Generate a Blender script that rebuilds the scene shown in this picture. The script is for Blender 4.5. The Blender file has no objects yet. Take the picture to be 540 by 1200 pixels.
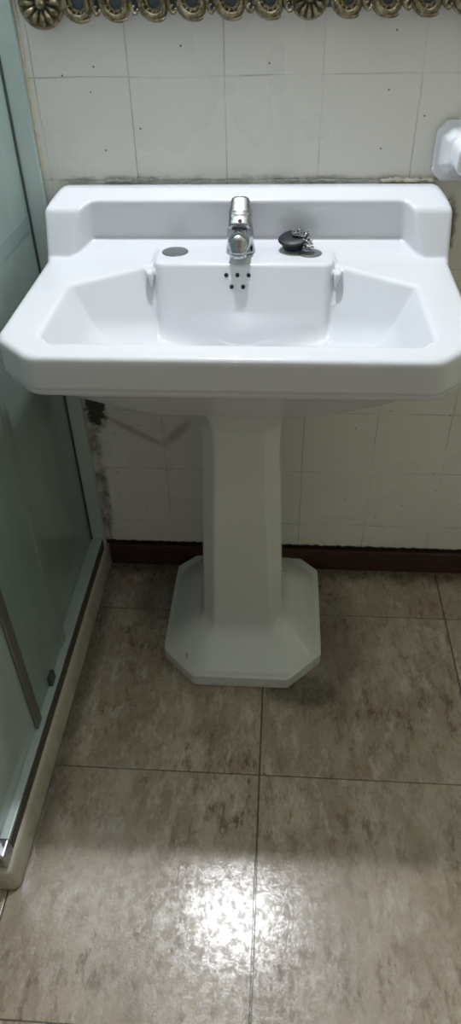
import bpy, bmesh, math, random
import numpy as np
from mathutils import Vector, Matrix
random.seed(7)
C = bpy.context.scene.collection
SC = bpy.context.scene

# ------------------------------------------------------------ camera
CX, CY, H = 0.0283, -1.3108, 1.2467
YAW, PITCH, ROLL, FPX = 0.0831, 0.6863, -0.0269, 832.64
cp, sp, cyw, syw = math.cos(PITCH), math.sin(PITCH), math.cos(YAW), math.sin(YAW)
fw = Vector((-syw*cp, cyw*cp, -sp)); rt = Vector((cyw, syw, 0)); up = rt.cross(fw)
r2 = rt*math.cos(ROLL)+up*math.sin(ROLL); u2 = -rt*math.sin(ROLL)+up*math.cos(ROLL)
cam = bpy.data.cameras.new('camera'); co = bpy.data.objects.new('camera', cam); C.objects.link(co)
cam.sensor_fit = 'VERTICAL'; cam.sensor_height = 36; cam.lens = FPX/1200*36; cam.clip_start = .02
M = Matrix.Identity(4)
for i in range(3):
    M[i][0], M[i][1], M[i][2] = r2[i], u2[i], -fw[i]
M[0][3], M[1][3], M[2][3] = CX, CY, H
co.matrix_world = M
SC.camera = co

# ------------------------------------------------------------ light, exposure
w = bpy.data.worlds.new('world'); SC.world = w; w.use_nodes = True
w.node_tree.nodes['Background'].inputs[0].default_value = (0.92, 0.84, 0.78, 1)
w.node_tree.nodes['Background'].inputs[1].default_value = 0.30
SC.view_settings.view_transform = 'Standard'; SC.view_settings.look = 'None'
SC.view_settings.gamma = 1; SC.view_settings.use_curve_mapping = False
SC.view_settings.exposure = 0.0
LAMP = (-0.10, -0.088, 1.93)
ld = bpy.data.lights.new('bulb_light', 'POINT'); ld.energy = 47; ld.shadow_soft_size = .028; ld.color = (.93, .95, 1.0)
lo = bpy.data.objects.new('bulb_light', ld); lo.location = LAMP; C.objects.link(lo)
SC.cycles.max_bounces = 10; SC.cycles.diffuse_bounces = 6
SC.cycles.transparent_max_bounces = 12

# ------------------------------------------------------------ node helper
class NT:
    def __init__(s, name):
        s.m = bpy.data.materials.new(name); s.m.use_nodes = True
        s.t = s.m.node_tree; s.t.nodes.clear()
        s.out = s.t.nodes.new('ShaderNodeOutputMaterial')
    def n(s, typ, ins=None, **kw):
        x = s.t.nodes.new('ShaderNode'+typ)
        for k, v in kw.items(): setattr(x, k, v)
        for k, v in (ins or {}).items():
            i = x.inputs[k]
            if isinstance(v, bpy.types.NodeSocket): s.t.links.new(v, i)
            elif isinstance(v, bpy.types.Node): s.t.links.new(v.outputs[0], i)
            else: i.default_value = v
        return x
    def math(s, op, a, b=0.0, c=None, clamp=False):
        d = {0: a, 1: b}
        if c is not None: d[2] = c
        return s.n('Math', d, operation=op, use_clamp=clamp).outputs[0]
    def mix(s, f, a, b):
        x = s.t.nodes.new('ShaderNodeMix'); x.data_type = 'RGBA'
        for k, v in ((0, f), (6, a), (7, b)):
            if isinstance(v, bpy.types.NodeSocket): s.t.links.new(v, x.inputs[k])
            else: x.inputs[k].default_value = v
        return x.outputs[2]
    def ramp(s, f, p0, p1, c0=(0,0,0,1), c1=(1,1,1,1)):
        x = s.n('ValToRGB', {0: f}); e = x.color_ramp.elements
        e[0].position, e[1].position = p0, p1; e[0].color, e[1].color = c0, c1
        return x.outputs[0]
    def noise(s, vec, scale, detail=3, rough=.5, dist=0.):
        return s.n('TexNoise', {'Vector': vec, 'Scale': scale, 'Detail': detail, 'Roughness': rough, 'Distortion': dist}).outputs[0]
    def pos(s):
        return s.n('NewGeometry').outputs['Position']
    def xyz(s, v):
        x = s.n('SeparateXYZ', {0: v}); return x.outputs
    def scale(s, v, sc):
        return s.n('VectorMath', {0: v, 1: sc}, operation='MULTIPLY').outputs[0]
    def bump(s, h, strength, dist):
        return s.n('Bump', {'Height': h, 'Strength': strength, 'Distance': dist}).outputs[0]
    def bsdf(s, **kw):
        b = s.n('BsdfPrincipled')
        for k, v in kw.items():
            i = b.inputs[k.replace('_', ' ')]
            if isinstance(v, bpy.types.NodeSocket): s.t.links.new(v, i)
            else: i.default_value = v
        s.t.links.new(b.outputs[0], s.out.inputs[0])
        return b
    def blob(s, co, cx, cz, rx, rz, warp=None, wa=0., soft=.35):
        # soft-edged patch of its own shape, for dirt and streaks: 1 inside, 0 outside
        dx = s.math('DIVIDE', s.math('SUBTRACT', co[0], cx), rx)
        dz = s.math('DIVIDE', s.math('SUBTRACT', co[1], cz), rz)
        d = s.math('SQRT', s.math('ADD', s.math('MULTIPLY', dx, dx), s.math('MULTIPLY', dz, dz)))
        if warp is not None:
            d = s.math('ADD', d, s.math('MULTIPLY', s.math('SUBTRACT', warp, .5), wa))
        return s.n('MapRange', {0: d, 1: 1-soft, 2: 1+soft, 3: 1, 4: 0}, interpolation_type='SMOOTHSTEP').outputs[0]

def rgb(*c): return (*c, 1)
P, WX, Z1 = .155, -.2261, 1.0677
F, GX, GY = .4156, .0092, -.5811

def ceramic(name, col, dirt=(.35,.33,.26,1), dz=None, rough=.09):
    t = NT(name); p = t.pos()
    n1 = t.noise(p, 9, 4); n2 = t.noise(p, 120, 4, .7)
    c = t.mix(t.math('MULTIPLY', t.ramp(n1, .35, .75), .10), col, rgb(col[0]*.86, col[1]*.86, col[2]*.80))
    if dz:
        z = t.xyz(p)[2]
        low = t.n('MapRange', {0: z, 1: dz, 2: 0.0, 3: 0, 4: 1}).outputs[0]
        f = t.math('MULTIPLY', t.ramp(t.noise(p, 26, 5, .7), .40, .75), low)
        c = t.mix(t.math('MULTIPLY', f, .8), c, dirt)
    t.bsdf(Base_Color=c, Roughness=t.math('ADD', t.math('MULTIPLY', n2, .06), rough), IOR=1.5,
           Normal=t.bump(t.noise(p, 35, 2), .05, .002))
    return t.m
M_basin = ceramic('white_ceramic', rgb(.65,.665,.71))
M_ped = ceramic('pedestal_ceramic', rgb(.61,.635,.62), rgb(.25,.24,.19), .035)
M_tray = ceramic('tray_ceramic', rgb(.50,.47,.40), rgb(.22,.19,.13), .06, .2)

def metal(name, col, rough, nb=.0, dark=None):
    t = NT(name); p = t.pos()
    n = t.noise(p, 60, 4, .7)
    c = t.mix(t.ramp(n, .4, .8), col, dark or rgb(col[0]*.8, col[1]*.8, col[2]*.8))
    t.bsdf(Base_Color=c, Metallic=1.0, Roughness=t.math('ADD', t.math('MULTIPLY', n, .12), rough), Normal=t.bump(n, nb, .001))
    return t.m
M_chrome = metal('chrome', rgb(.44,.455,.48), .04, .05)
M_chrome_worn = metal('worn_chrome', rgb(.42,.425,.44), .18, .5, rgb(.20,.20,.20))
M_alu = metal('aluminium', rgb(.62,.66,.66), .32, .05)
t = NT('dull_anodised'); t.bsdf(Base_Color=rgb(.50,.585,.58), Metallic=.2, Roughness=.38); M_alu = t.m
t = NT('grey_anodised'); t.bsdf(Base_Color=rgb(.30,.36,.35), Metallic=.3, Roughness=.4); M_alu_mid = t.m
M_alu_dark = metal('dull_aluminium', rgb(.30,.31,.30), .45, .05)
def plain(name, col, rough=.5, amt=.25, sc=40, bump=.2):
    t = NT(name); p = t.pos(); n = t.noise(p, sc, 4, .6)
    t.bsdf(Base_Color=t.mix(t.ramp(n, .35, .7), col, rgb(*[x*(1-amt) for x in col[:3]])), Roughness=rough, Normal=t.bump(n, bump, .002))
    return t.m
M_rubber = plain('black_rubber', rgb(.010,.012,.016), .5)
M_seal = plain('dark_seal', rgb(.055,.075,.075), .6)
M_rail_shade = plain('brown_shade', rgb(.085,.075,.058), .6)
M_hole = plain('overflow_dark', rgb(.012,.012,.014), .7)
M_ink = plain('black_mark', rgb(.02,.02,.02), .6)
M_steel = plain('cover_steel', rgb(.13,.135,.14), .35)
M_caulk = plain('old_sealant', rgb(.50,.50,.48), .8, .5, 90, .8)
M_caulk_w = plain('cream_filler', rgb(.72,.66,.55), .8, .25, 120, .8)
M_paint = plain('white_paint', rgb(.75,.76,.75), .6)
M_back = plain('blue_grey_ground', rgb(.075,.10,.13), .5, .3)
t = NT('gilded_wood'); p = t.pos(); n = t.noise(p, 160, 5, .7)
c = t.mix(t.ramp(n, .30, .62), rgb(.36,.29,.17), rgb(.075,.060,.035))
c = t.mix(t.ramp(t.noise(p, 45, 4, .6), .52, .72), c, rgb(.42,.38,.27))
t.bsdf(Base_Color=c, Metallic=.35, Roughness=.42, Normal=t.bump(n, .6, .002)); M_gold = t.m
t = NT('mirror_glass'); t.bsdf(Base_Color=rgb(.85,.88,.87), Metallic=1.0, Roughness=.015); M_mirror = t.m
t = NT('lamp_glass'); t.bsdf(Base_Color=rgb(.9,.9,.9), Roughness=.3); M_lampg = t.m

# frosted glass
def frosted(name, tint, body, tr):
    t = NT(name); p = t.pos()
    n = t.noise(t.scale(p, (1,1,.5)), 14, 4, .6)
    col = t.mix(t.ramp(n, .35, .75), body, rgb(*[x*.86 for x in body[:3]]))
    a = t.n('BsdfTransparent', {0: tint}); b = t.n('BsdfTranslucent', {0: col}); d = t.n('BsdfDiffuse', {0: col})
    g = t.n('BsdfGlossy', {0: rgb(.9,.95,.95), 1: .12})
    m1 = t.n('MixShader', {0: .5, 1: b, 2: d}); m2 = t.n('MixShader', {0: tr, 1: m1, 2: a})
    fr = t.n('Fresnel', {0: 1.45})
    m3 = t.n('MixShader', {0: fr, 1: m2, 2: g})
    t.t.links.new(m3.outputs[0], t.out.inputs[0]); return t.m
M_glass = frosted('frosted_glass', rgb(.72,.80,.62), rgb(.74,.90,.88), .36)
M_band = frosted('darker_band', rgb(.55,.66,.62), rgb(.60,.74,.74), .3)
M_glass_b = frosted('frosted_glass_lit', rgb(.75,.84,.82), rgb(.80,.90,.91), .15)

# wall tiles
def wall_mat(name, c0, grime=True):
    t = NT(name); p = t.pos(); x, y, z = t.xyz(p)
    wn = t.noise(p, 7, 2)
    wob = t.math('MULTIPLY', t.math('SUBTRACT', wn, .5), .006)
    def line(v, off, half):
        q = t.math('ADD', t.math('SUBTRACT', v, off), wob)
        q = t.math('DIVIDE', q, P)
        fr = t.math('ABSOLUTE', t.math('SUBTRACT', q, t.math('ROUND', q)))
        d = t.math('MULTIPLY', fr, P)
        return t.n('MapRange', {0: d, 1: half*.35, 2: half, 3: 1, 4: 0}).outputs[0], d
    lx, dx = line(x if name != 'shower_tiles_side' else y, WX, .0016)
    lz, dz = line(z, Z1, .0016)
    j = t.math('MAXIMUM', lx, lz)
    pm = t.ramp(t.noise(p, 6.5, 3, .6), .44, .56)          # joints painted over here and there
    jm = t.math('MULTIPLY', j, t.math('ADD', t.math('MULTIPLY', pm, .60), .10))
    big = t.noise(p, 2.6, 3, .6)
    c = t.mix(t.ramp(big, .3, .75), c0, rgb(c0[0]*.90, c0[1]*.91, c0[2]*.86))
    c = t.mix(t.math('MULTIPLY', jm, .70), c, rgb(.20,.195,.165))
    c = t.mix(t.math('MULTIPLY', t.noise(p, 230, 3, .8), .10), c, rgb(.42,.41,.37))
    # fly specks and chips
    vo = t.n('TexVoronoi', {'Vector': t.n('CombineXYZ', {0: x, 1: z, 2: 0.0}).outputs[0], 'Scale': 15.0, 'Randomness': 1.0}, voronoi_dimensions='2D')
    sel = t.ramp(t.xyz(vo.outputs['Color'])[0], .62, .64)
    sp_ = t.math('MULTIPLY', t.math('LESS_THAN', vo.outputs['Distance'], .024), sel)
    c = t.mix(t.math('MULTIPLY', sp_, .85), c, rgb(.06,.055,.05))
    if grime:
        wn2 = t.noise(p, 60, 5, .7); wn3 = t.noise(p, 18, 4, .7)
        # dirt along the old sealant above the basin back
        s1 = t.math('MULTIPLY', t.blob((x, z), -.04, .914, .36, .006, wn2, 1.8, .4), t.ramp(wn3, .42, .58))
        c = t.mix(t.math('MULTIPLY', s1, .5), c, rgb(.22,.21,.19))
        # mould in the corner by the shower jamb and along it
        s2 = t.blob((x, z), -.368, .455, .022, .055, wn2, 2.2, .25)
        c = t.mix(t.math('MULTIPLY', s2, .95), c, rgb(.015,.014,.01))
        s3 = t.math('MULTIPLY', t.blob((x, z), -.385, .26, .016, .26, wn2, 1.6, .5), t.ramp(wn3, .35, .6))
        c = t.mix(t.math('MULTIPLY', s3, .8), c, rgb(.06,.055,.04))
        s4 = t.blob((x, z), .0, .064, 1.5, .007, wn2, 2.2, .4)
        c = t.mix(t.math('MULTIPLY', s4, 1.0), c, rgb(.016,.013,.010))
        # two soft brown streaks meeting in a V
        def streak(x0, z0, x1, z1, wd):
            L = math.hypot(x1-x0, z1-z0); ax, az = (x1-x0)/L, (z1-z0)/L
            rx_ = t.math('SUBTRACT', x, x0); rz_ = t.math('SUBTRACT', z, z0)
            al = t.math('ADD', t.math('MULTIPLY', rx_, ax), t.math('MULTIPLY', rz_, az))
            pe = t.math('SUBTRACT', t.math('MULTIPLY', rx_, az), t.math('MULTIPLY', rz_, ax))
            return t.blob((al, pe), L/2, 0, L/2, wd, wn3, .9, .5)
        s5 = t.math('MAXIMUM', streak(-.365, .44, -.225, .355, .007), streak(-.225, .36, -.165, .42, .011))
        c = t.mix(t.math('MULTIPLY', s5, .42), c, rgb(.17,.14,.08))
        s6 = t.blob((x, z), .318, .83, .012, .05, wn2, 2.0, .4)
        c = t.mix(t.math('MULTIPLY', s6, .8), c, rgb(.10,.06,.02))
    h = t.math('ADD', t.math('MULTIPLY', t.math('MAXIMUM', lx, lz), -1.0), t.math('MULTIPLY', t.noise(p, 22, 3), .5))
    t.bsdf(Base_Color=c, Roughness=t.math('ADD', t.math('MULTIPLY', big, .2), .18), Normal=t.bump(h, .35, .0012))
    return t.m
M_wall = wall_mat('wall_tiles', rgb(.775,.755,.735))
M_show = wall_mat('shower_tiles_side', rgb(.55,.58,.42), False)

# floor tiles
t = NT('floor_tiles'); p = t.pos(); x, y, z = t.xyz(p)
def gl(v, off, half):
    q = t.math('DIVIDE', t.math('SUBTRACT', v, off), F)
    d = t.math('MULTIPLY', t.math('ABSOLUTE', t.math('SUBTRACT', q, t.math('ROUND', q))), F)
    return t.n('MapRange', {0: d, 1: half*.5, 2: half, 3: 1, 4: 0}).outputs[0], t.math('FLOOR', q)
lx, ix = gl(x, GX, .0024); ly, iy = gl(y, GY, .0017)
j = t.math('MAXIMUM', lx, ly)
tid = t.n('CombineXYZ', {0: t.math('MULTIPLY', ix, 3.7), 1: t.math('MULTIPLY', iy, 5.3), 2: 0.0}).outputs[0]
pp = t.n('VectorMath', {0: p, 1: tid}, operation='ADD').outputs[0]
ps = t.scale(pp, (1.25, .48, 1.0))
n1 = t.noise(ps, 9, 5, .62, .1); n2 = t.noise(ps, 40, 7, .80, .15); n3 = t.noise(ps, 130, 4, .7)
c = t.mix(t.ramp(n1, .35, .66), rgb(.46,.385,.305), rgb(.31,.235,.17))
zone = t.math('ADD', t.math('MULTIPLY', t.ramp(t.noise(pp, 6, 4, .6), .40, .62), .75), .25)
c = t.mix(t.math('MULTIPLY', t.ramp(n2, .50, .58), t.math('MULTIPLY', zone, 1.0)), c, rgb(.165,.108,.068))
c = t.mix(t.math('MULTIPLY', t.ramp(t.noise(ps, 22, 7, .78, .1), .52, .62), .7), c, rgb(.56,.51,.45))
c = t.mix(t.math('MULTIPLY', t.ramp(n3, .5, .75), .25), c, rgb(.12,.085,.055))
c = t.mix(t.math('MULTIPLY', j, .88), c, rgb(.050,.042,.032))
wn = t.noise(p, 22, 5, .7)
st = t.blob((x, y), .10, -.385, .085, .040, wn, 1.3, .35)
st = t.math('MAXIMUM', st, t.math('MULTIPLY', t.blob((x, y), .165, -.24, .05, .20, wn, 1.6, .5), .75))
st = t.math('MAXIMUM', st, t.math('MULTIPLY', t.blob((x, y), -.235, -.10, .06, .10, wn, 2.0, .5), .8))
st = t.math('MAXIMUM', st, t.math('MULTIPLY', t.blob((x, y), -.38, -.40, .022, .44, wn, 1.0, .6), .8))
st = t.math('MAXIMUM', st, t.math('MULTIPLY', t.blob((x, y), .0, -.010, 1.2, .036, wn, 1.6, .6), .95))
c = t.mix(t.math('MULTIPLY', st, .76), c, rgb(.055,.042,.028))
pi_ = t.scale(pp, (1.0, .85, 1.0))
spk = t.ramp(t.noise(pi_, 60, 6, .85), .45, .55)
rg = t.math('ADD', t.math('MULTIPLY', spk, .22), .20)
hh = t.math('ADD', t.math('MULTIPLY', t.noise(p, 210, 4, .8), 1.0), t.math('MULTIPLY', t.noise(pi_, 70, 5, .8), .6))
hh = t.math('SUBTRACT', hh, t.math('MULTIPLY', j, 2.5))
t.bsdf(Base_Color=c, Roughness=rg, IOR=1.5, Normal=t.bump(hh, .26, .0011), Coat_Weight=t.math('SUBTRACT', .75, t.math('MULTIPLY', spk, .55)), Coat_Roughness=.10,
       Coat_Normal=t.bump(hh, .13, .0011)); M_floor = t.m

t = NT('skirting_wood'); p = t.pos()
n = t.noise(t.scale(p, (1, 6, 9)), 12, 5, .7)
c = t.mix(t.ramp(n, .3, .7), rgb(.075,.026,.015), rgb(.018,.008,.006))
z = t.xyz(p)[2]
t.bsdf(Base_Color=c, Roughness=.35, Normal=t.bump(n, .3, .001)); M_skirt = t.m

# ------------------------------------------------------------ object helpers
def link(name, me, m, parent=None, smooth=True):
    o = bpy.data.objects.new(name, me); C.objects.link(o)
    if m: me.materials.append(m)
    if smooth:
        for pl in me.polygons: pl.use_smooth = True
    if parent: o.parent = parent
    return o
def tag(o, label=None, cat=None, group=None, kind=None):
    for k, v in (('label', label), ('category', cat), ('group', group), ('kind', kind)):
        if v: o[k] = v
    return o
def empty(name, label, cat, loc=(0,0,0)):
    o = bpy.data.objects.new(name, None); C.objects.link(o); o.location = loc
    o.empty_display_size = .05
    return tag(o, label, cat)
def fix(o):   # geometry was made in world coordinates; keep it there under a moved parent
    o.matrix_parent_inverse = Matrix.Translation(-o.parent.location); return o
def from_bm(name, bm, m, parent=None, smooth=False, bevel=0, seg=2):
    if bevel:
        bmesh.ops.bevel(bm, geom=[e for e in bm.edges], offset=bevel, segments=seg, profile=.7, affect='EDGES')
    me = bpy.data.meshes.new(name); bmesh.ops.recalc_face_normals(bm, faces=bm.faces); bm.to_mesh(me); bm.free()
    o = link(name, me, m, parent, smooth)
    if parent: fix(o)
    return o
def box(bm, x0, x1, y0, y1, z0, z1):
    v = [bm.verts.new(c) for c in ((x0,y0,z0),(x1,y0,z0),(x1,y1,z0),(x0,y1,z0),(x0,y0,z1),(x1,y0,z1),(x1,y1,z1),(x0,y1,z1))]
    for f in ((3,2,1,0),(4,5,6,7),(0,1,5,4),(1,2,6,5),(2,3,7,6),(3,0,4,7)): bm.faces.new([v[i] for i in f])
def boxo(name, b, m, parent=None, bevel=.001):
    bm = bmesh.new(); box(bm, *b); return from_bm(name, bm, m, parent, False, bevel)
def tube(bm, pts, rad, n=10, closed=False, flat=1.0):
    pts = [Vector(p) for p in pts]; rings = []; N = len(pts)
    prev = None
    for i, p in enumerate(pts):
        a = pts[(i-1) % N] if (closed or i) else p; b = pts[(i+1) % N] if (closed or i < N-1) else p
        tn = (b-a).normalized()
        if prev is None:
            s = tn.cross(Vector((0,1,0)));  s = s if s.length > .1 else tn.cross(Vector((1,0,0)))
        else: s = prev - tn*prev.dot(tn)
        s.normalize(); prev = s; q = tn.cross(s)
        r = rad[i] if isinstance(rad, (list, tuple)) else rad
        rings.append([bm.verts.new(p+(s*math.cos(k*2*math.pi/n)+q*math.sin(k*2*math.pi/n)*flat)*r) for k in range(n)])
    rr = range(N if closed else N-1)
    for i in rr:
        A, B = rings[i], rings[(i+1) % N]
        for k in range(n): bm.faces.new((A[k], A[(k+1) % n], B[(k+1) % n], B[k]))
    if not closed:
        bm.faces.new(rings[0][::-1]); bm.faces.new(rings[-1])
def lathe(bm, prof, c, n=32, axis='z'):
    rings = []
    for r, h in prof:
        ring = []
        for k in range(n):
            a = k*2*math.pi/n; u, v = r*math.cos(a), r*math.sin(a)
            q = (c[0]+u, c[1]+v, c[2]+h) if axis == 'z' else (c[0]+u, c[1]-h, c[2]+v)
            ring.append(bm.verts.new(q))
        rings.append(ring)
    for A, B in zip(rings, rings[1:]):
        for k in range(n): bm.faces.new((A[k], A[(k+1) % n], B[(k+1) % n], B[k]))
    bm.faces.new(rings[0][::-1]); bm.faces.new(rings[-1])

# ---- implicit solids, meshed with surface nets
def smax(a, b, k):
    h = np.clip(.5-.5*(b-a)/k, 0, 1) if k else (a > b).astype(float)
    if not k: return np.maximum(a, b)
    return b*(1-h)+a*h + k*h*(1-h)
def smin(a, b, k): return -smax(-a, -b, k)
def smaxs(k, *a):
    r = a[0]
    for q in a[1:]: r = smax(r, q, k)
    return r
def nets(f, lo, hi, h):
    ax = [np.arange(lo[i], hi[i]+h, h) for i in range(3)]
    G = np.meshgrid(*ax, indexing='ij'); V = f(*G); del G
    S = V < 0
    nx, ny, nz = V.shape
    acc = np.zeros((nx-1, ny-1, nz-1, 3), np.float32); cnt = np.zeros((nx-1, ny-1, nz-1), np.float32)
    cells = (nx-1, ny-1, nz-1)
    for a in range(3):
        o1, o2 = [q for q in range(3) if q != a]
        for s1 in (0, 1):
            for s2 in (0, 1):
                st = [0,0,0]; st[o1] = s1; st[o2] = s2
                A = tuple(slice(st[i], st[i]+cells[i]) for i in range(3))
                st2 = list(st); st2[a] = 1
                B = tuple(slice(st2[i], st2[i]+cells[i]) for i in range(3))
                va, vb = V[A], V[B]; cr = S[A] != S[B]
                tt = np.where(cr, va/np.where(va == vb, 1, va-vb), 0)
                cf = cr.astype(np.float32)
                acc[..., a] += (tt*cf); acc[..., o1] += s1*cf; acc[..., o2] += s2*cf; cnt += cf
    act = cnt > 0
    idx = -np.ones(cells, np.int64); idx[act] = np.arange(act.sum())
    ijk = np.argwhere(act)
    pts = (ijk + acc[act]/cnt[act][:, None])*h + np.array([ax[0][0], ax[1][0], ax[2][0]])
    for _ in range(4):
        x, y, z = pts.T; v = f(x, y, z); e = h*.2
        g = np.stack([f(x+e, y, z)-f(x-e, y, z), f(x, y+e, z)-f(x, y-e, z), f(x, y, z+e)-f(x, y, z-e)], 1)/(2*e)
        g2 = (g**2).sum(1)+1e-6
        st = np.clip(v/g2, -h*.5, h*.5)[:, None]*g; pts = pts-st*.8
    faces = []
    for a in range(3):
        o1, o2 = [(1, 2), (2, 0), (0, 1)][a]
        sl0 = [slice(None)]*3; sl1 = [slice(None)]*3; sl0[a] = slice(0, -1); sl1[a] = slice(1, None)
        d = S[tuple(sl0)].astype(int)-S[tuple(sl1)].astype(int)
        e = np.argwhere(d != 0); sg = d[tuple(e.T)]
        ok = (e[:, o1] > 0) & (e[:, o2] > 0) & (e[:, o1] < cells[o1]) & (e[:, o2] < cells[o2])
        e, sg = e[ok], sg[ok]
        def c(d1, d2):
            q = e.copy(); q[:, o1] -= d1; q[:, o2] -= d2; return idx[tuple(q.T)]
        Q = np.stack([c(1, 1), c(0, 1), c(0, 0), c(1, 0)], 1)
        Q[sg < 0] = Q[sg < 0][:, ::-1]; faces.append(Q)
    return pts, np.concatenate(faces)
def solid(name, f, lo, hi, h, m, parent=None):
    v, q = nets(f, lo, hi, h)
    me = bpy.data.meshes.new(name); me.from_pydata(v.tolist(), [], q.tolist()); me.update()
    o = link(name, me, m, parent)
    if parent: fix(o)
    return o

# ------------------------------------------------------------ the room
def struct(name, b, m):
    o = boxo(name, b, m, None, 0); tag(o, kind='structure'); return o
XL, XR, YF = -1.22, 1.05, -2.3
struct('floor', (XL-.1, XR+.1, YF, .12, -.08, 0), M_floor)
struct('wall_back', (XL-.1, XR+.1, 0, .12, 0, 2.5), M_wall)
struct('wall_left', (XL-.1, XL, YF, 0, 0, 2.5), M_show)
struct('wall_right', (XR, XR+.1, YF, 0, 0, 2.5), M_show)
struct('ceiling', (XL-.1, XR+.1, YF, .12, 2.5, 2.6), M_paint)
bm = bmesh.new(); box(bm, -.388, XR, -.012, 0, 0, .062)
tag(from_bm('baseboard_back', bm, M_skirt, None, False, .003), kind='structure')

# ------------------------------------------------------------ washbasin
X0 = -.037
def f_basin(x, y, z):
    u = np.abs(x-X0); v = -y; D = .812-z
    st_ = .0035*np.clip((.763-z)/.003, 0, 1)
    ap = smaxs(.012, u-(.3445-.02*v)+st_, (v-.470)+D*.07+st_, (u+v-.744+st_)/1.414, .004-v)
    ap = smaxs(.012, ap, z-.812, .747-z)
    be = smaxs(.02, (u-.300+1.75*(.747-z))/2.0, (v-.456+1.1*(.747-z))/1.49, (u+v-.70+1.9*(.747-z))/2.35, .02-v)
    be = smaxs(.02, be, .640-z); be = smaxs(.003, be, z-.760, v-.455)
    S = smin(ap, be, .006)
    K = smaxs(.007, u-.343-(.85-z)*.02, (z-.9105+.33*v)/1.05, (v-.073-(.889-z)*.33)/1.05, (u+z-1.229)/1.414, .004-v, .75-z)
    Rr = smaxs(.010, (u-.268-(.893-z)*.10-(v-.055)*.55)/1.15, (.052-(.893-z)*.10-v))
    Rr = smaxs(.005, Rr, .814-z)
    K = smax(K, -Rr, .005)
    S = smin(S, K, .006)
    wdg = smaxs(.004, u-.305, (z-.829+(v-.045)*.38)/1.07, v-.11, .0-v+.004, .78-z)
    S = smin(S, wdg, .004)
    pl = smaxs(.010, u-.154, v-.165, z-.8205, .004-v, .78-z)
    S = smin(S, pl, .006)
    cv = smaxs(.004, (u-.275+.48*D)/1.1, (.0135+.44*D-(-.59*u+.81*v))/1.18, (.095+.30*D-v)/1.05,
               (v-.425+.55*D)/1.14, (u+v-.677+.8*D)/1.6)
    blk = smaxs(.006, u-.151-.04*D, (v-.150-.34*D)/1.05, (u+v-.290-.3*D)/1.45)
    cv = smax(cv, -blk, .004)
    cv = smaxs(.03, cv, (.664+.27*u-z)/1.04)
    S = smax(S, -cv, .006)
    pt_ = np.clip((.8085-z)/.028, 0, 1)
    tg = np.sqrt((u-.1565+.005*pt_)**2+((v-.148-.012*pt_)*.60)**2+np.maximum(z-.8045, 0)**2)-(.0074-.0072*pt_)
    tg = smaxs(.004, tg, .70-z, z-.8125)
    S = smin(S, tg, .005)
    return S
basin = empty('washbasin', 'wide white ceramic washbasin with raised backsplash and cut corners', 'washbasin', (X0, -.2, .64))
solid('bowl', f_basin, (X0-.36, -.485, .625), (X0+.36, .003, .925), .003, M_basin, basin)
for hx, hz in ((-.0185, .8035), (0, .8035), (.0185, .8035), (-.0095, .7860), (.0095, .7860)):
    yy = -(.150+.34*(.812-hz))
    bm = bmesh.new(); lathe(bm, [(.0034, -.004), (.0034, .0012), (.0029, .0016)], (-.046+hx, yy, hz), 16, 'y')
    o = from_bm('overflow_hole', bm, M_hole, basin, True); o['label'] = 'small dark overflow hole'
bm = bmesh.new(); lathe(bm, [(.030, -.004), (.030, .0015), (.024, .0025), (.018, -.001), (.001, -.001)], (X0, -.27, .6655), 32)
from_bm('drain', bm, M_chrome, basin, True)
# ragged old sealant where the basin meets the tiles
def bead(name, xa, xb, z0, m, seed, r0):
    rnd = random.Random(seed); bm = bmesh.new(); pts = []; rad = []
    n = int((xb-xa)/.004)
    for i in range(n+1):
        pts.append((xa+(xb-xa)*i/n, -.003-rnd.random()*.0015, z0+rnd.uniform(-.0012, .0016))); rad.append(r0*rnd.uniform(.45, 1.35))
    tube(bm, pts, rad, 8); return from_bm(name, bm, m, basin, True)
for k, (xa, xb, zz, rr) in enumerate(((-.365, -.31, .9115, .0012), (-.285, -.235, .9130, .0028), (-.228, -.19, .9135, .0026), (-.18, -.10, .9115, .0010),
        (-.09, -.035, .9115, .0013), (.01, .055, .9120, .0018), (.065, .12, .9125, .0024), (.125, .17, .9115, .0014))):
    bead('sealant_bead', xa, xb, zz, M_caulk, 3+k, rr)
bead('sealant_bead', .19, .280, .9125, M_caulk_w, 9, .0040)['label'] = 'cream filler line'

# ------------------------------------------------------------ pedestal
PZ = [0, .06, .10, .17, .38, .52, .575, .61, .64, .68]
PW = [.091, .089, .0850, .0825, .0765, .0705, .0715, .0800, .094, .11]
def f_ped(x, y, z):
    u = np.abs(x+.0385); v = -y; q = np.abs(v-.19)
    W_ = np.interp(z, PZ, PW)
    col = smaxs(.003, u-W_, q-(W_+.012), (u+q-(2*W_+.012-.025))/1.414)
    col = smaxs(.002, col, z-.6385, -z)
    base = smaxs(.005, u-.171, q-.191, (u+q-np.where(v > .19, .291, .312))/1.414)
    base = smaxs(.006, base, z-.035, -z)
    fr = smaxs(.012, (u-.166+(z-.035)*1.25)/1.6, (q-.186+(z-.035)*1.9)/2.15, (u+q-.283+(z-.035)*2.2)/2.6)
    fr = smaxs(.004, fr, z-.14, .033-z)
    return smin(smin(base, fr, .006), col, .016)
ped = empty('pedestal', 'white ceramic faceted pedestal standing on the floor under the washbasin', 'pedestal', (-.0385, -.19, 0))
# the top of the column is closed by the basin; stop it just inside the basin's underside
solid('column', f_ped, (-.225, -.39, -.004), (.145, .012, .672), .003, M_ped, ped)
bm = bmesh.new()
mk = [(0, 2.2), (.8, 2.8), (1.6, 2.2), (1.0, 1.4), (.5, 1.2), (1.2, .9), (1.4, .1), (.6, -.4), (-.2, 0)]
tube(bm, [(-.157+a*.0028, -.345+b*.0028, .0495+b*.0012) for a, b in mk], .0006, 6)
from_bm('scuff_mark', bm, M_ink, ped, True)['label'] = 'small black curled mark'

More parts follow.
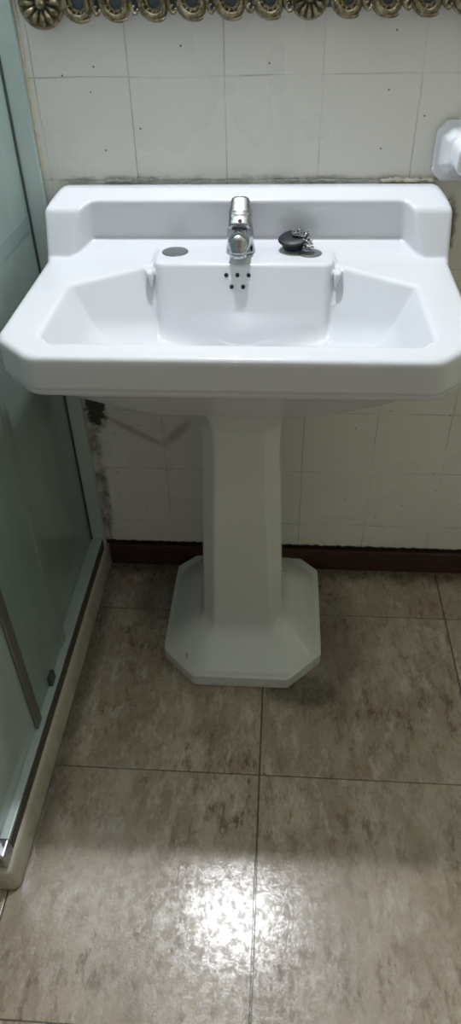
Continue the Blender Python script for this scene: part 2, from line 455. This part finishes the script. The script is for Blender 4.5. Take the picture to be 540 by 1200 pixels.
# ------------------------------------------------------------ faucet
FX = -.044
fau = empty('faucet', 'small chrome single-lever mixer tap in the middle of the basin ledge', 'faucet', (FX, -.09, .82))
def seg(x, v, z, a, b, ra, rb):
    ax, av, az = a; dx, dv, dz = b[0]-ax, b[1]-av, b[2]-az; L = dx*dx+dv*dv+dz*dz
    t_ = np.clip(((x-ax)*dx+(v-av)*dv+(z-az)*dz)/L, 0, 1)
    return np.sqrt((x-ax-dx*t_)**2+(v-av-dv*t_)**2+(z-az-dz*t_)**2)-(ra+(rb-ra)*t_)
def f_fau(x, y, z):
    u = x-FX; v = -y
    r = np.sqrt(u**2+(v-.088)**2)
    body = smaxs(.004, r-np.interp(z, [.82, .826, .84, .872], [.0255, .0245, .0215, .0190]), z-.872, .8204-z)
    sp_ = seg(u, v, z, (0, .092, .852), (0, .138, .853), .0185, .0165)
    sp2 = seg(u, v, z, (0, .144, .851), (0, .152, .842), .0155, .0135)
    sp_ = smin(sp_, sp2, .008)
    sp_ = smax(sp_, .8405-z, .002)
    return smin(body, sp_, .010)
solid('body', f_fau, (FX-.03, -.17, .814), (FX+.03, -.058, .880), .0012, M_chrome, fau)
def f_lev(x, y, z):
    u = x-FX; v = -y
    # local axis from the front lip up and back over the cap
    a = ((v-.114)*(-.80)+(z-.870)*.60); b = ((v-.114)*.60+(z-.870)*.80)
    wd = np.interp(a, [-.005, .0, .03, .048, .056], [.0178, .0184, .0180, .0160, .012])
    s = smaxs(.006, np.abs(u)-wd, np.abs(b-.0015+u*u*12)-.0075, a-.053, -a-.004)
    cap = smaxs(.005, np.sqrt(u**2+(v-.088)**2)-.0185, z-.888, .8735-z)
    return smin(s, cap, .004)
solid('lever', f_lev, (FX-.022, -.13, .866), (FX+.022, -.05, .918), .0012, M_chrome_worn, fau)
bm = bmesh.new(); lathe(bm, [(.0128, 0), (.0134, .001), (.0134, .006), (.0128, .0075)], (FX, -.1515, .8335), 24)
from_bm('aerator', bm, M_chrome, fau, True)
bm = bmesh.new()
bmesh.ops.create_icosphere(bm, subdivisions=2, radius=.0036, matrix=Matrix.Translation((FX+.001, -.1165, .8800)))
from_bm('indicator_dot', bm, M_steel, fau, True)

# ------------------------------------------------------------ tap-hole covers, plug
def cover(x, y, r, label):
    bm = bmesh.new(); lathe(bm, [(r, 0), (r, .0012), (r*.93, .0019), (r*.4, .0016), (.0005, .0016)], (x, y, .8203), 40)
    return tag(from_bm('hole_cover', bm, M_steel, None, True), label, 'hole cover')
cover(-.1565, -.0925, .0225, 'dull grey metal disc covering the tap hole left of the faucet')
cover(.0735, -.098, .0205, 'dull grey metal disc partly hidden under the plug and chain')
plug = empty('basin_plug', 'black rubber sink plug with a heaped ball chain, tipped up on the basin ledge', 'plug', (.050, -.083, .8225))
bm = bmesh.new()
lathe(bm, [(.0005, -.0115), (.0165, -.0115), (.0185, -.010), (.0205, .001), (.0240, .0025), (.0245, .0045), (.0225, .0065), (.012, .0075), (.0005, .0075)], (0, 0, 0), 36)
bmesh.ops.transform(bm, matrix=Matrix.Translation((.047, -.084, .8375)) @ Matrix.Diagonal((1.12, 1.05, 1.0, 1)) @ Matrix.Rotation(math.radians(10), 4, 'X') @ Matrix.Rotation(math.radians(-7), 4, 'Y'), verts=bm.verts)
from_bm('stopper', bm, M_rubber, plug, True)
rnd = random.Random(4); bm = bmesh.new(); pt = []
for i in range(300):
    s = i/299
    if s < .70:
        a = s*75; r = .0125*(.25+.75*abs(math.sin(s*23)))
        q = (.057+r*1.1*math.cos(a), -.086+r*.6*math.sin(a), .8475+.0085*(1-abs(r/.0125))+.004*s+.002*math.sin(a*1.7))
    else:
        e = (s-.70)/.30; a = e*34
        q = (.066+.005*e+.0095*math.cos(a)*(.6+.4*e), -.092-.012*e+.006*math.sin(a), .851-.0262*e)
    q = tuple(c+rnd.uniform(-.0010, .0010) for c in q)
    bmesh.ops.create_icosphere(bm, subdivisions=1, radius=.0016, matrix=Matrix.Translation(q))
from_bm('ball_chain', bm, M_chrome, plug, True)['label'] = 'heaped silver ball chain'

# ------------------------------------------------------------ towel-rail holder
hold = empty('towel_rail_holder', 'white ceramic wall bracket with cut corners above the right end of the washbasin', 'towel rail', (.320, 0, .958))
def f_hold(x, y, z):
    u = np.abs(x-.320); q = np.abs(z-.958); v = -y
    pl = smaxs(.002, u-.0475-0*v, q-.0455, (u+q-.0775)/1.414)
    pl = smaxs(.003, pl, v-.013, .0005-v)
    fl = smaxs(.002, (u-.040+(v-.012)*.9)/1.34, (q-.038+(v-.012)*.9)/1.34, (u+q-.062+(v-.012)*1.2)/1.85)
    fl = smaxs(.003, fl, v-.028, .005-v)
    ps_ = smaxs(.005, u-.0225, q-.0235, (u+q-.037)/1.414); ps_ = smaxs(.005, ps_, v-.078, .005-v)
    return smin(smin(pl, fl, .001), ps_, .004)
solid('bracket', f_hold, (.265, -.084, .905), (.375, .003, 1.01), .002, M_basin, hold)
bm = bmesh.new(); tube(bm, [(.335, -.060, .958), (.78, -.060, .958)], .011, 20)
from_bm('rail', bm, M_basin, hold, True)
def f_hold2(x, y, z): return f_hold(x-.46, y, z)
solid('bracket', f_hold2, (.725, -.084, .905), (.835, .003, 1.01), .003, M_basin, hold)

# ------------------------------------------------------------ mirror with carved gilt frame
MX0, MX1, MZ0, MZ1 = -.345, .461, 1.168, 1.80
mir = empty('mirror', 'wall mirror in a carved gilt frame hanging above the washbasin', 'mirror', ((MX0+MX1)/2, 0, MZ0-.03))
boxo('mirror_pane', (MX0+.05, MX1-.05, -.022, -.016, MZ0+.05, MZ1-.05), M_mirror, mir, .0005)
def ring(name, d0, d1, y0, y1, m, bv):
    bm = bmesh.new()
    def quad(e, y): return [bm.verts.new(c) for c in ((MX0-e, y, MZ0-e), (MX1+e, y, MZ0-e), (MX1+e, y, MZ1+e), (MX0-e, y, MZ1+e))]
    a, b, c, d = quad(-d0, y0), quad(d1, y0), quad(d1, y1), quad(-d0, y1)
    for A, B in ((a, b), (b, c), (c, d), (d, a)):
        for k in range(4): bm.faces.new((A[k], A[(k+1) % 4], B[(k+1) % 4], B[k]))
    return from_bm(name, bm, m, mir, False, bv)
ring('frame_ground', .055, .013, -.002, -.018, M_back, .003)
ring('inner_moulding', .056, -.040, -.004, -.034, M_gold, .004)
def scroll_bm(k):
    # a cupped C-scroll, two raised ribs round an opening, with curled leaves; x along the rail, +y up, z out
    bm = bmesh.new()
    def arc(cx, cy, rx, ry, a0, a1, n, z0, r0, r1, fl=.8):
        pts = []; rd = []
        for i in range(n+1):
            s = i/n; a = math.radians(a0+(a1-a0)*s)
            pts.append((cx+rx*math.cos(a), z0, cy+ry*math.sin(a))); rd.append(r0+(r1-r0)*math.sin(s*math.pi))
        tube(bm, pts, rd, 8, False, fl)
    def cup(hw, zb, ztop, y0, r0, r1, lean):
        pts = []; rd = []
        for i in range(21):
            s = i/20
            if s < .25: q = (-hw, ztop+(zb+hw-ztop)*s*4)
            elif s > .75: q = (hw, zb+hw+(ztop-zb-hw)*(s-.75)*4)
            else:
                a = math.pi*(1+(s-.25)*2); q = (hw*math.cos(a), zb+hw+hw*math.sin(a))
            pts.append((q[0]+lean*(q[1]-zb), y0, q[1])); rd.append(r0+(r1-r0)*math.sin(s*math.pi)**2)
        tube(bm, pts, rd, 8, False, .8)
    cup(.0120, -.0110, .030, -.019, .0026, .0042, -.10)
    cup(.0165, -.0165, .024, -.025, .0020, .0040, -.14)
    cup(.0205, -.0205, .012, -.019, .0020, .0042, -.20)
    arc(.0275, .004, .0060, .016, 110, 290, 12, -.024, .0015, .0036)
    arc(.0285, -.008, .0040, .005, 90, 380, 10, -.027, .0014, .0026)
    arc(-.0245, .014, .0045, .020, 70, -70, 12, -.026, .001, .0032)
    arc(.004, -.0170, .012, .0045, 190, 350, 8, -.026, .001, .0026)
    for i in range(5):
        a = math.radians(205+i*28)
        tube(bm, [(.013*math.cos(a), -.026, .004+.013*math.sin(a)), (.0215*math.cos(a-.2), -.024, .003+.0225*math.sin(a-.2))], [.0010, .0019], 6)
    return bm
def shell_bm(R):
    bm = bmesh.new()
    lathe(bm, [(R, .002), (R, .014), (R*.93, .020), (R*.80, .019), (R*.5, .014), (.0005, .014)], (0, 0, 0), 36, 'y')
    for i in range(12):
        a = i*math.pi/6
        tube(bm, [(R*.28*math.cos(a), -.021, R*.28*math.sin(a)), (R*.6*math.cos(a), -.025, R*.6*math.sin(a)), (R*.86*math.cos(a), -.020, R*.86*math.sin(a))], [.0012, R*.125, R*.155], 8)
    bmesh.ops.create_icosphere(bm, subdivisions=3, radius=R*.25, matrix=Matrix.Translation((0, -.022, 0)))
    tube(bm, [(R*.95*math.cos(a*math.pi/18), -.018, R*.95*math.sin(a*math.pi/18)) for a in range(36)], R*.11, 8, True)
    return bm
def mesh_of(bm, name):
    me = bpy.data.meshes.new(name); bmesh.ops.recalc_face_normals(bm, faces=bm.faces); bm.to_mesh(me); bm.free()
    me.materials.append(M_gold)
    for pl in me.polygons: pl.use_smooth = True
    return me
scm = mesh_of(scroll_bm(0), 'scroll'); shm = mesh_of(shell_bm(.033), 'shell'); shs = mesh_of(shell_bm(.027), 'shell')
def put(name, me, x, z, rot, s=1):
    o = bpy.data.objects.new(name, me); C.objects.link(o); o.parent = mir
    o.location = Vector((x, -.002, z))-mir.location; o.rotation_euler = (0, rot, 0); o.scale = (s, 1, 1)
xm = .5*(MX0+MX1)
for cx_ in (MX0, MX1):
    for cz_ in (MZ0, MZ1): put('carved_shell', shm, cx_, cz_, 0)
put('carved_shell', shs, xm, MZ0, 0); put('carved_shell', shs, xm, MZ1, 0)
per = (xm-MX0)/7
for k in range(1, 7):
    for side in (0, 1):
        x = MX0+per*k if side == 0 else xm+per*k
        put('carved_scroll', scm, x, MZ0-.003, 0, 1 if side == 0 else 1)
        put('carved_scroll', scm, x, MZ1+.003, math.pi)
nz_ = 11; pz = (MZ1-MZ0)/nz_
for k in range(1, nz_):
    put('carved_scroll', scm, MX0-.003, MZ0+pz*k, math.pi/2)
    put('carved_scroll', scm, MX1+.003, MZ0+pz*k, -math.pi/2)

# ------------------------------------------------------------ wall lamp over the mirror (above the frame of the photo)
lamp = empty('wall_lamp', 'small white wall lamp mounted above the mirror', 'lamp', (LAMP[0], 0, 2.02))
bm = bmesh.new(); lathe(bm, [(.045, .001), (.045, .012), (.030, .022), (.012, .024)], (LAMP[0], 0, 2.04), 32, 'y')
from_bm('wall_plate', bm, M_paint, lamp, True)
bm = bmesh.new(); tube(bm, [(LAMP[0], -.015, 2.04), (LAMP[0], -.05, 2.052), (LAMP[0], LAMP[1]+.006, 2.04), (LAMP[0], LAMP[1], 2.00)], .008, 12)
from_bm('arm', bm, M_paint, lamp, True)
bm = bmesh.new(); lathe(bm, [(.018, 0), (.020, .005), (.020, .035), (.010, .045)], (LAMP[0], LAMP[1], 1.966), 24)
from_bm('bulb_socket', bm, M_paint, lamp, True)

# ------------------------------------------------------------ shower tray
TX0, TX1, TY0 = XL+.002, -.385, -.817
def f_tray(x, y, z):
    o = smaxs(.016, x-TX1+z*.17, TX0-x, TY0-y+z*.10)
    o = smaxs(.008, o, z-.055, -z, y+.001)
    i = smaxs(.05, x-(TX1-.062)+ (.055-z)*.5, TX0+.05-x+(.055-z)*.5, TY0+.055-y+(.055-z)*.5, y+.05)
    i = smax(i, .018-z, .02)
    return smax(o, -i, .008)
tray = solid('shower_tray', f_tray, (TX0-.01, TY0-.01, -.004), (TX1+.008, .006, .062), .004, M_tray)
tag(tray, 'low off-white ceramic shower tray along the left of the floor', 'shower tray')

# ------------------------------------------------------------ shower enclosure
se = empty('shower_enclosure', 'frosted glass shower enclosure with aluminium profiles on the shower tray', 'shower enclosure', (-.42, -.4, .055))
GT = 1.92
boxo('wall_profile', (-.436, -.394, -.016, -.001, .056, GT), M_alu, se, .0015)
bm = bmesh.new(); rnd = random.Random(11)
tube(bm, [(-.3925, -.002, .93+i*.01+rnd.uniform(-.003, .003)) for i in range(99)], [.0030*rnd.uniform(.6, 1.3) for i in range(99)], 8)
from_bm('jamb_sealant', bm, M_caulk_w, se, True)['label'] = 'cream sealant line along the tiles'
boxo('profile_seal', (-.4270, -.4240, -.021, -.016, .086, GT), M_seal, se, 0)
bm = bmesh.new(); box(bm, -.434, -.401, -.772, -.014, .055, .086)
bot = from_bm('bottom_rail', bm, M_alu, se, False, .0015)
boxo('rail_side_shade', (-.4012, -.3990, -.770, -.012, .0555, .082), M_rail_shade, bot, 0)  # thin dark strip that paints the shade on the rail's outer side
boxo('rail_lip', (-.4330, -.4300, -.770, -.016, .086, .095), M_seal, bot, 0)
boxo('top_rail', (-.440, -.404, -.79, -.001, GT, GT+.035), M_alu, se, .002)
pa = boxo('glass_panel', (-.4325, -.4275, -.535, -.018, .080, GT), M_glass, se, .0005)
pr = boxo('edge_profile', (-.4335, -.4255, -.552, -.533, .085, GT), M_alu_dark, se, .0015)
boxo('darker_band', (-.4272, -.4266, -.533, -.0215, .835, .862), M_band, pa, 0)  # horizontal strip in a darker tone laid on the pane
boxo('glass_panel', (-.4195, -.4150, -.548, -.345, .088, GT), M_glass, se, .0005)
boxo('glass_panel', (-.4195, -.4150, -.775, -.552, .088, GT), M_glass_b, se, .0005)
boxo('edge_profile', (-.4215, -.4115, -.362, -.338, .087, GT), M_alu_mid, se, .002)
boxo('edge_profile', (-.4145, -.4085, -.560, -.536, .087, GT), M_alu_dark, se, .001)['label'] = 'dark vertical aluminium profile'
boxo('profile_seal', (-.4225, -.4205, -.364, -.3625, .087, GT), M_seal, se, 0)
boxo('edge_profile', (-.4215, -.4125, -.790, -.775, .082, GT), M_alu, se, .001)
boxo('roller', (-.4150, -.4070, -.462, -.438, .0865, .110), M_seal, se, .002)
boxo('corner_connector', (-.446, -.398, -.803, -.772, .055, .094), M_chrome, se, .003)
# front side of the corner enclosure, running left out of view
boxo('bottom_rail', (XL+.02, -.446, -.800, -.772, .055, .086), M_alu, se, .0015)
boxo('glass_panel', (XL+.02, -.45, -.789, -.784, .083, GT), M_glass, se, .0005)
boxo('top_rail', (XL+.02, -.440, -.803, -.770, GT, GT+.035), M_alu, se, .002)
